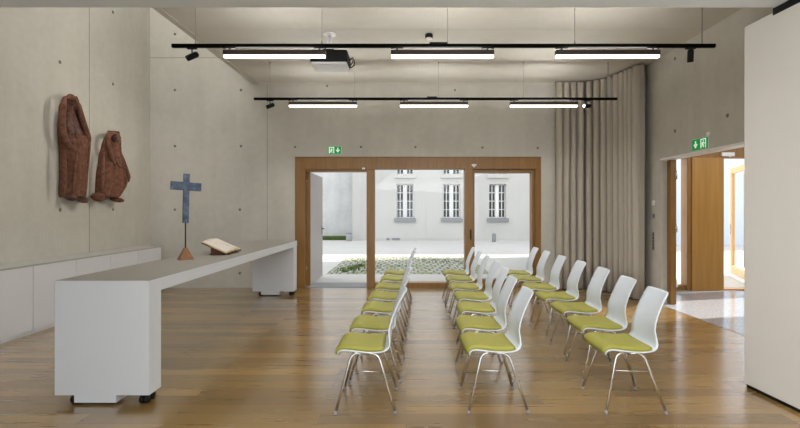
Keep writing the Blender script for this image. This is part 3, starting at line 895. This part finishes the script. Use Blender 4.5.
mb = MB(); mb.tube([pt(110.5, 150, .18), pt(113.5, 157, .20), pt(116.5, 163, .215), pt(119.5, 168.5, .21)], [.018, .028, .030, .024])
mb.blob(pt(120, 167.5, .20), (.04, .055, .04), amp=.25, seed=9); mb.blob(pt(118.5, 160, .165), (.035, .045, .06), amp=.25, seed=10); mb.blob(pt(122, 173.5, .17), (.04, .06, .045), amp=.25, seed=12)
sub(mb.build('arm', M['terra_dark'], f2), f2)
for k, (px, py, ry) in enumerate(((98.3, 197, .10), (117, 199.6, .12))):
    mb = MB(); mb.blob(pt(px, py, .11), (.11, ry * .8, .068 - .026 * k), amp=.15, seed=k + 15, rot=Matrix.Rotation(math.radians(12), 3, 'Y'))
    sub(mb.build('foot', M['terracotta'], f2), f2)

# ------------------------------------------------------------------ curtains
def curtain(path, nf, phase, seed, name, label, z0=.015, z1=CH - .03, amp=.085):
    # path: polyline (x, y); folds run along its length
    P = [Vector((*q, 0)) for q in path]
    seg = [(b - a).length for a, b in zip(P, P[1:])]; L_ = sum(seg)
    n = nf * 14
    rnd = random.Random(seed)
    w = [rnd.uniform(.75, 1.3) for _ in range(nf + 2)]
    top, bot = [], []
    def pos(d):
        for a, b, l in zip(P, P[1:], seg):
            if d <= l or (b - P[-1]).length < 1e-9: return a.lerp(b, d / l), (b - a).normalized()
            d -= l
    cum = [0]
    for k in range(nf): cum.append(cum[-1] + w[k])
    def ph(u):
        v = u * cum[-1]
        for k in range(nf):
            if v <= cum[k + 1] or k == nf - 1: return k + (v - cum[k]) / w[k]
    zs = [z0, .6, 1.6, 2.6, 3.4, z1 - .12, z1 - .03, z1]
    for zi, z in enumerate(zs):
        r, q = [], []
        for i in range(n + 1):
            u = i / n
            c0, tg = pos(u * L_)
            # smooth the tangent at path corners
            c1, t1 = pos(max(0, u * L_ - .12)); c2, t2 = pos(min(L_ - 1e-6, u * L_ + .12))
            tg = (t1 + t2 + tg).normalized()
            nrm = Vector((tg.y, -tg.x, 0))
            f = ph(u)
            g = .75 + .25 * (z / z1) if z < z1 - .2 else .9
            a = amp * g * (2 * abs(math.sin(math.pi * (f + phase / math.tau))) ** 1.05 - 1) + .008 * noise.noise(Vector((u * 20, z * 1.2, seed)))
            sd = .022 * math.sin(math.tau * f + phase) * -1
            pnt = c0 + nrm * a + tg * sd
            r.append((pnt.x, pnt.y, z)); q.append((pnt.x + nrm.x * .004, pnt.y + nrm.y * .004, z))
        top.append(r); bot.append(q)
    mb = MB(); mb.sheet(top, bot)
    return tag(mb.build(name, M['curtain']), label, 'curtain', 'grey beige corner curtains')
pathA = [(2.90, 8.46), (3.25, 8.46), (3.43, 8.44)]
pathB = [(3.46, 8.42), (3.62, 8.34), (3.75, 8.2), (3.83, 8.0), (3.88, 7.8), (3.92, 7.6), (3.94, 7.36)]
curtain(pathA, 4, .4, 3, 'curtain', 'grey beige curtain half hanging flat against the back wall')
curtain(pathB, 9, 1.2, 5, 'curtain', 'grey beige curtain half curving round the corner to right wall', amp=.105)
mb = MB()
rail = [(2.86, 8.46), (3.43, 8.45), (3.62, 8.34), (3.75, 8.2), (3.83, 8.0), (3.88, 7.8), (3.92, 7.6), (3.94, 7.32)]
mb.tube([(x, y, CH - .016) for x, y in rail], .014, 0, 8)
tag(mb.build('curtain_rail', M['wire']), 'slim curtain rail curving round the ceiling corner', 'rail')

# ------------------------------------------------------------------ ceiling lighting
def track(y, z, x0, x1, wires, feed, label):
    t = thing('lighting_track', label, 'lighting track', (0, y, z), 0, 'black ceiling lighting tracks')
    mb = MB(); mb.box((x0, -.018, -.017), (x1, .018, .023), bevel=.003); mb.build('rail', M['black_metal'], t)
    for xa, xb in feed: MB().box((xa, -.021, .018), (xb, .021, .04), bevel=.003).build('feed_box', M['black'], t)
    for k, x in enumerate(wires):
        last = k == len(wires) - 1
        mb = MB(); mb.tube([(x, 0, .02), (x, 0, CH - z)], .008 if last else .0028, 0, 6)
        mb.cyl((x, 0, .02), .008, .035); mb.cyl((x, 0, CH - z - .02), .012, .02)
        mb.build('suspension_wire', M['wire'], t)
    return t
T1Y, T1Z, T2Y, T2Z = 4.97, 3.362, 7.36, 3.372
x1 = lambda px: (px - VX) * T1Y / FPX
x2 = lambda px: (px - VX) * T2Y / FPX
track(T1Y, T1Z, x1(172), x1(715), [x1(q) for q in (195.5, 322, 447.5, 574.7, 702)], [(x1(429.5), x1(447))], 'nearer black lighting track hung below the ceiling')
# its leftmost wire hangs in the light well: fasten it to the slab edge instead
track(T2Y, T2Z, x2(254), x2(617), [x2(q) for q in (270, 354.5, 438.5, 523.5, 608)], [(x2(427), x2(437))], 'farther black lighting track hung in front of the window wall')

def linear(y, z, xa, xb, label):
    w = xb - xa
    t = thing('linear_light', label, 'light', ((xa + xb) / 2, y, z), 0, 'lit linear lights on the ceiling tracks')
    mb = MB(); mb.box((-w / 2, -.03, -.102), (w / 2, .03, -.05), bevel=.003); mb.build('housing', M['bronze'], t)
    mb = MB(); mb.box((-w / 2 + .004, -.022, -.132), (w / 2 - .004, .022, -.102), bevel=.005); mb.build('diffuser', M['lamp'], t)
    mb = MB(); mb.box((-w / 2 + .02, -.022, -.052), (w / 2 - .02, .022, -.0495)); mb.build('hidden_fill_strip', M['ceiling_fill'], t)  # added emitting strip, hidden by the housing, lights the ceiling
    al = area_light('linear_light_beam', (0, 0, -.137), (0, 0, -1), w - .05, .04, 10, (1.0, .98, .95)); al.data.spread = math.radians(136); al.parent = t
    for s in (-1, 1):
        mb = MB(); mb.box((s * w * .44 - .07, -.014, -.03), (s * w * .44 + .07, .014, -.017), bevel=.002); mb.cyl((s * w * .44, 0, -.052), .012, .03)
        mb.build('adapter', M['black_metal'], t)
for nm, (a_, b_) in zip(('left', 'middle', 'right'), ((223.7, 325.7), (391, 493.8), (555.5, 659.2))):
    linear(T1Y, T1Z, x1(a_), x1(b_), nm + ' lit linear light of the three on the nearer track')
for nm, (a_, b_) in zip(('left', 'middle', 'right'), ((289, 357), (400, 468), (510, 577.5))):
    linear(T2Y, T2Z, x2(a_), x2(b_), nm + ' lit linear light of the three on the farther track')

def spot(x, y, z, aim, label, lit=False, watts=0):
    t = thing('track_spotlight', label, 'spotlight', (x, y, z), 0, 'small spotlights on the ceiling tracks')
    mb = MB(); mb.box((-.055, -.016, -.034), (.055, .016, -.017), bevel=.003); mb.build('adapter', M['black'], t)
    MB().tube([(0, 0, -.03), (0, 0, -.105)], .008).build('stem', M['black'], t)
    d = Vector(aim).normalized(); c = Vector((0, 0, -.115))
    mb = MB(); mb.tube([c - d * .06, c + d * .062], .033, 0, 18); mb.tube([c - d * .075, c - d * .06], [.024, .033], 0, 18)
    h = mb.build('head', M['black'], t)
    if watts:
        ld = bpy.data.lights.new('spot_beam', 'SPOT'); ld.energy = watts; ld.spot_size = math.radians(125); ld.spot_blend = 1.0
        ld.shadow_soft_size = .05; ld.color = (1.0, .95, .88)
        lo = bpy.data.objects.new('spot_beam', ld); COL.objects.link(lo); lo.parent = t
        lo.location = c + d * .09; lo.rotation_euler = d.to_track_quat('-Z', 'Y').to_euler()
    MB().tube([c + d * .062, c + d * .0645], .027, 0, 18).build('lens', M['spot_lens'] if lit else M['far_glass'], h)
spot(x1(192), T1Y, T1Z, (-.9, .1, -.35), 'small black spotlight at left end of the nearer track', False, 18)
spot(x1(690.5), T1Y, T1Z, (.12, .25, -1), 'small black spotlight at right end of the nearer track')
spot(x2(270), T2Y, T2Z, (-.85, -.2, -.4), 'small black spotlight at left end of the farther track', False, 85)
spot(x2(587), T2Y, T2Z, (-1, -.35, -.05), 'small lit black spotlight at right end of the farther track', True)

p = at(608, 63, 7.36)
# smoke detector
sd = thing('smoke_detector', 'small black smoke detector on the ceiling behind the nearer track', 'smoke detector', (at(429, 0, 6.2).x, 6.2, CH))
mb = MB(); mb.lathe((0, 0, 0), [(.05, 0), (.054, -.01), (.054, -.05), (.045, -.055)]); mb.build('body', M['black'], sd)
mb = MB(); mb.lathe((0, 0, 0), [(.042, -.05), (.042, -.066), (.025, -.072)]); mb.build('cover', M['plastic_white'], sd)

# projector
PY = 6.2
pj = thing('projector', 'black ceiling projector with pale underside on a grey pole', 'projector', (at(331, 0, PY).x, PY, CH))
mb = MB(); mb.lathe((-.02, .0, 0), [(.095, 0), (.095, -.012), (.07, -.022), (.035, -.03)]); mb.build('ceiling_plate', M['plastic_white'], pj)
MB().tube([(-.02, 0, -.02), (-.02, 0, -.30)], .028).build('pole', M['plastic_grey'], pj)
zt, zb = -.275, -.46
mb = MB(); mb.box((-.26, -.19, zb + .012), (.255, .20, zt), bevel=.03, seg=3); mb.build('body', M['black'], pj)
mb = MB(); mb.box((-.25, -.175, zb - .02), (.245, .22, zb + .03), bevel=.025, seg=3); mb.build('underside', M['plastic_grey'], pj)
mb = MB(); mb.cyl((-.12, -.185, zt - .085), .05, -.02, (0, 1, 0)); mb.build('lens', M['far_glass'], pj)
mb = MB(); mb.box((-.10, -.12, zt - .005), (.06, .1, zt + .03), bevel=.008); mb.build('mount_bracket', M['black'], pj)
mb = MB(); mb.tube([(.25, .05, zb + .1), (.30, .04, zb + .15), (.325, .04, zb + .09), (.32, .03, zb + .03), (.28, .03, zb + .0), (.25, .04, zb + .02)], .008)
mb.tube([(.25, .1, zb + .13), (.28, .1, zb + .16), (.295, .1, zb + .1), (.26, .1, zb + .05)], .007)
mb.build('cable', M['black'], pj)

# ------------------------------------------------------------------ wall fittings
def arrow(mb, cx, cz, s, fy, mi):
    for poly in ([(-.09, .42), (.09, .42), (.09, -.05), (-.09, -.05)], [(-.36, .02), (0, -.42), (.36, .02), (.2, .1), (0, -.12), (-.2, .1)]):
        pts = [fy(cx + u * s, cz + v * s) for u, v in poly]
        mb.prism(pts, fy(0, 0, True), mi)
def runner(mb, cx, cz, s, fy, mi):
    def strip(pts, w):
        for (a, b), (c, d) in zip(pts, pts[1:]):
            dx, dz = c - a, d - b; l = math.hypot(dx, dz); nx, nz = -dz / l * w, dx / l * w
            mb.prism([fy(cx + (q[0]) * s, cz + q[1] * s) for q in ((a + nx, b + nz), (c + nx, d + nz), (c - nx, d - nz), (a - nx, b - nz))], fy(0, 0, True), mi)
    mb.prism([fy(cx + (.05 + .1 * math.cos(k * math.tau / 10)) * s, cz + (.38 + .1 * math.sin(k * math.tau / 10)) * s) for k in range(10)], fy(0, 0, True), mi)
    strip([(0, .25), (-.08, -.05)], .09); strip([(-.02, .22), (-.25, .12), (-.3, -.05)], .04); strip([(.02, .22), (.2, .05), (.33, .1)], .04)
    strip([(-.06, -.05), (.12, -.2), (.1, -.44)], .055); strip([(-.1, -.05), (-.2, -.27), (-.4, -.33)], .055)
def exit_sign(name, label, loc, W, Ht, face, arrow_left):
    t = thing(name, label, 'exit sign', loc)
    # face: 'y' = on the back wall looking towards -y; 'x' = on the right wall looking towards -x
    def fy(u, v, vec=False):
        if vec: return Vector((0, -.0015, 0)) if face == 'y' else Vector((-.0015, 0, 0))
        return Vector((u, -.0215, v)) if face == 'y' else Vector((-.0215, -u, v))
    def bx(mb, u0, u1, v0, v1, d0, d1, mi=0):
        if face == 'y': mb.box((u0, -d1, v0), (u1, -d0, v1), mi, bevel=.002)
        else: mb.box((-d1, -u0, v0), (-d0, -u1, v1), mi, bevel=.002)
    mb = MB(); bx(mb, -W / 2 - .004, W / 2 + .004, -Ht / 2 - .004, Ht / 2 + .004, 0, .016); mb.build('case', M['plastic_white'], t)
    mb = MB(); bx(mb, -W / 2, W / 2, -Ht / 2, Ht / 2, .014, .020)
    b = mb.build('panel', M['green'], t)
    sa = -1 if arrow_left else 1
    mb = MB(); arrow(mb, sa * W * .25, 0, Ht * .8, fy, 0)
    d = -sa * W * .23; q = Ht * .42
    ww = Ht * .36
    for u0, u1, v0, v1 in ((d - ww, d - ww * .72, -q, q), (d + ww * .72, d + ww, -q, q), (d - ww, d + ww, q * .8, q)):
        bx(mb, u0, u1, v0, v1, .0195, .0222)
    runner(mb, d, -.0 - Ht * .06, Ht * .72, fy, 0)
    mb.build('pictogram', M['sign_white'], b)
    return t
p = at(334.7, 150.3, D)
exit_sign('exit_sign', 'green exit sign on concrete above the courtyard door', (p.x, D, p.z), .255, .145, 'y', False)
ys = 440 * XR / (701 - VX); z_ = H - (144 - VY) * ys / FPX
es2 = exit_sign('exit_sign', 'green exit sign on the right wall above foyer opening', (XR, ys, z_), .33, .155, 'x', True)

def wall_plate(name, label, cat, px, py, w, h, mat, mat2):
    q = at_x(px, py, XR)
    t = thing(name, label, cat, (XR, q.y, q.z))
    MB().box((-.009, -w / 2, -h / 2), (0, w / 2, h / 2), bevel=.002).build('plate', mat, t)
    MB().box((-.013, -w * .33, -h * .33), (-.008, w * .33, h * .33), bevel=.0015).build('rocker', mat2, t)
wall_plate('light_switch', 'white light switch on right concrete wall beside the curtain', 'switch', 653.6, 203, .085, .085, M['plastic_white'], M['plastic_white'])
wall_plate('wall_socket', 'small dark wall plate below the white light switch', 'socket', 653.8, 216, .06, .075, M['stone_sill'], M['conc_hole'])
q = at_x(653.5, 241, XR)
t = thing('panel_lock', 'dark vertical slotted fitting low on wall beside curtain', 'wall fitting', (XR, q.y, q.z))
MB().box((-.006, -.025, -.15), (0, .025, .15), bevel=.002).build('plate', M['conc_hole'], t)
for k in range(5): MB().box((-.009, -.015, -.13 + k * .055), (-.004, .015, -.10 + k * .055)).build('slot', M['rod'], t)
# small sensors on the window frame
q = at(474, 166, D - .01)
t = thing('motion_sensor', 'small white dome sensor on the window header, right of centre', 'sensor', (q.x, D - .01, q.z))
mb = MB(); mb.box((-.045, -.03, .0), (.045, 0, .035), bevel=.006); mb.build('base', M['plastic_white'], t)
mb = MB(); mb.blob((0, -.018, 0), (.03, .018, .03)); mb.build('lens', M['plastic_white'], t)
q = at(364, 169, D - .01)
t = MB(); t.box((q.x - .035, D - .03, ZH - .01), (q.x + .02, D - .01, ZH + .025), bevel=.004)
tag(t.build('door_contact', M['plastic_white']), 'small white door contact at top right of the courtyard door', 'sensor')
q = at_x(709, 134, XR)
t = MB(); t.box((XR - .02, q.y - .025, q.z - .025), (XR, q.y + .025, q.z + .025), bevel=.006)
tag(t.build('wall_sensor', M['plastic_white']), 'tiny white sensor beside the exit sign on the right wall', 'sensor')

# ------------------------------------------------------------------ chairs
PROF = [(-.204, .414), (-.208, .429), (-.203, .444), (-.186, .455), (-.155, .459), (-.11, .455), (-.055, .448), (.005, .443), (.065, .442), (.11, .446), (.145, .457), (.167, .476), (.179, .505), (.185, .55), (.190, .60), (.201, .65), (.222, .71), (.247, .77), (.276, .83), (.298, .868), (.306, .884)]
def half_w(i):
    z = PROF[i][1]
    if i < 10: return .198 + .012 * (i / 10)
    t = (z - .456) / (.892 - .456)
    w = .210 - .050 * math.sin(min(1, t * 1.5) * math.pi / 2) - .012 * t
    return w
def prof_n(i):
    a = Vector(PROF[max(0, i - 1)]); b = Vector(PROF[min(len(PROF) - 1, i + 1)])
    d = (b - a).normalized(); return Vector((-d.y, d.x))       # up / towards the sitter
def make_chair():
    root = thing('chair', 'x', 'chair')
    top, bot = [], []
    nv = 12
    nP = len(PROF)
    for i in range(nP):
        n = prof_n(i); hw = half_w(i); r, q = [], []
        bk = max(0, min(1, (PROF[i][1] - .50) / .1)) if i > 10 else 0
        end = 1.0
        if i == nP - 1: end = .93
        if i == 0: end = .93
        for j in range(nv + 1):
            v = -1 + 2 * j / nv
            cz = .020 * bk * v * v - .006 * (1 - bk) * v * v * 0      # dish of the backrest
            sag = (.006 * v * v if i <= 10 else 0)
            x = PROF[i][0] - cz; z = PROF[i][1] + sag
            y = v * hw * end
            r.append((x + n.x * .0045, y, z + n.y * .0045)); q.append((x - n.x * .0045, y, z - n.y * .0045))
        top.append(r); bot.append(q)
    mb = MB(); mb.sheet(top, bot); mb.build('shell', M['shell'], root)
    # cushion over the seat
    top, bot = [], []
    idx = [1, 2, 3, 4, 5, 6, 7, 8, 9, 9.8]
    for a, fi in enumerate(idx):
        i = int(fi); fr = fi - i
        P = Vector(PROF[i]).lerp(Vector(PROF[min(i + 1, nP - 1)]), fr); n = prof_n(i)
        hw = half_w(i) - .008; r, q = [], []
        ea = min(1, a / 1.6 + .25, (len(idx) - 1 - a) / 1.6 + .25)
        for j in range(15):
            v = -1 + 2 * j / 14
            ev = min(1, (1 - abs(v)) / .16 + .25)
            th = .006 + .026 * math.sqrt(max(0, 1 - (1 - ea) ** 2)) * math.sqrt(max(0, 1 - (1 - ev) ** 2)) * (.75 if a < 3 else 1)
            z0 = P.y + .006 * v * v
            r.append((P.x + n.x * (.0045 + th), v * hw, z0 + n.y * (.0045 + th))); q.append((P.x + n.x * .0047, v * hw, z0 + n.y * .0047))
        top.append(r); bot.append(q)
    mb = MB(); mb.sheet(top, bot); mb.build('seat_cushion', M['olive'], root)
    R = .0105
    for s in (-1, 1):
        yt, yf = s * .155, s * .226
        for kind in (0, 1):
            if kind == 0: foot, knee, mid = (-.222, .0), (-.112, .415), (-.02, .428)
            else: foot, knee, mid = (.224, .0), (.094, .412), (-.02, .428)
            f = Vector((foot[0], yf, .004)); k = Vector((knee[0], yt, knee[1])); m = Vector((mid[0], yt, mid[1]))
            a = k.lerp(f, .12); b = k.lerp(m, .5); m.z = .4275
            pts = [f]
            for u in range(7):
                t = u / 6; pts.append(a * (1 - t) ** 2 + (k + Vector((0, 0, .012))) * 2 * t * (1 - t) + Vector((b.x, b.y, .4275)) * t * t)
            pts.append(m)
            mb = MB(); mb.tube(pts, R, 0, 10); lg = mb.build('leg', M['chrome'], root)
            mb = MB(); dirv = (a - f).normalized(); mb.tube([f - Vector((0, 0, .004)), f + dirv * .022], [.0118, .0118], 0, 10); mb.build('foot_cap', M['cap_grey'], lg)
        mb = MB(); q0 = Vector((-.222, yf, 0)).lerp(Vector((-.12, yt, .415)), .72); q1 = Vector((.224, yf, 0)).lerp(Vector((.092, yt, .412)), .70)
        q0.y += -s * .016; q1.y += -s * .016
        if s < 0: mb.tube([q0, q1], .0035, 0, 6); mb.build('link_bar', M['chrome'], root)
    mb = MB(); mb.tube([(-.075, -.155, .4275), (-.075, .155, .4275)], .009, 0, 8); mb.tube([(.055, -.155, .4275), (.055, .155, .4275)], .009, 0, 8)
    mb.box((-.09, -.17, .430), (-.06, -.14, .444), bevel=.003); mb.box((-.09, .14, .430), (-.06, .17, .444), bevel=.003)
    mb.build('seat_frame', M['chrome'], root)
    return root
proto = make_chair()
ORD = ['nearest the camera', 'second from the camera', 'third from the camera', 'fourth from the camera', 'fifth from the camera', 'sixth from the camera', 'farthest from the camera, by the window']
rows = [('left', -.297, .027), ('middle', .678, .034), ('right', 1.70, .030)]
OFF = {'left': [0] * 7, 'middle': [0, -.01, .04, .055, .02, 0, -.03], 'right': [0, .05, .085, .07, .035, .03, .02]}
rnd = random.Random(4)
first = True
for rn, x0, dx in rows:
    for i in range(7):
        o = proto if first else copy_tree(proto)
        first = False
        o.location = (x0 + dx * i + OFF[rn][i] + rnd.uniform(-.004, .004), 3.475 + .652 * i - (.05 if 0 < i < 5 else 0) + rnd.uniform(-.008, .008), 0)
        o.rotation_euler = (0, 0, rnd.uniform(-.02, .02))
        o['label'] = 'white chair with olive seat in the %s row, %s' % (rn, ORD[i])
        o['group'] = 'white chairs of the %s row' % rn
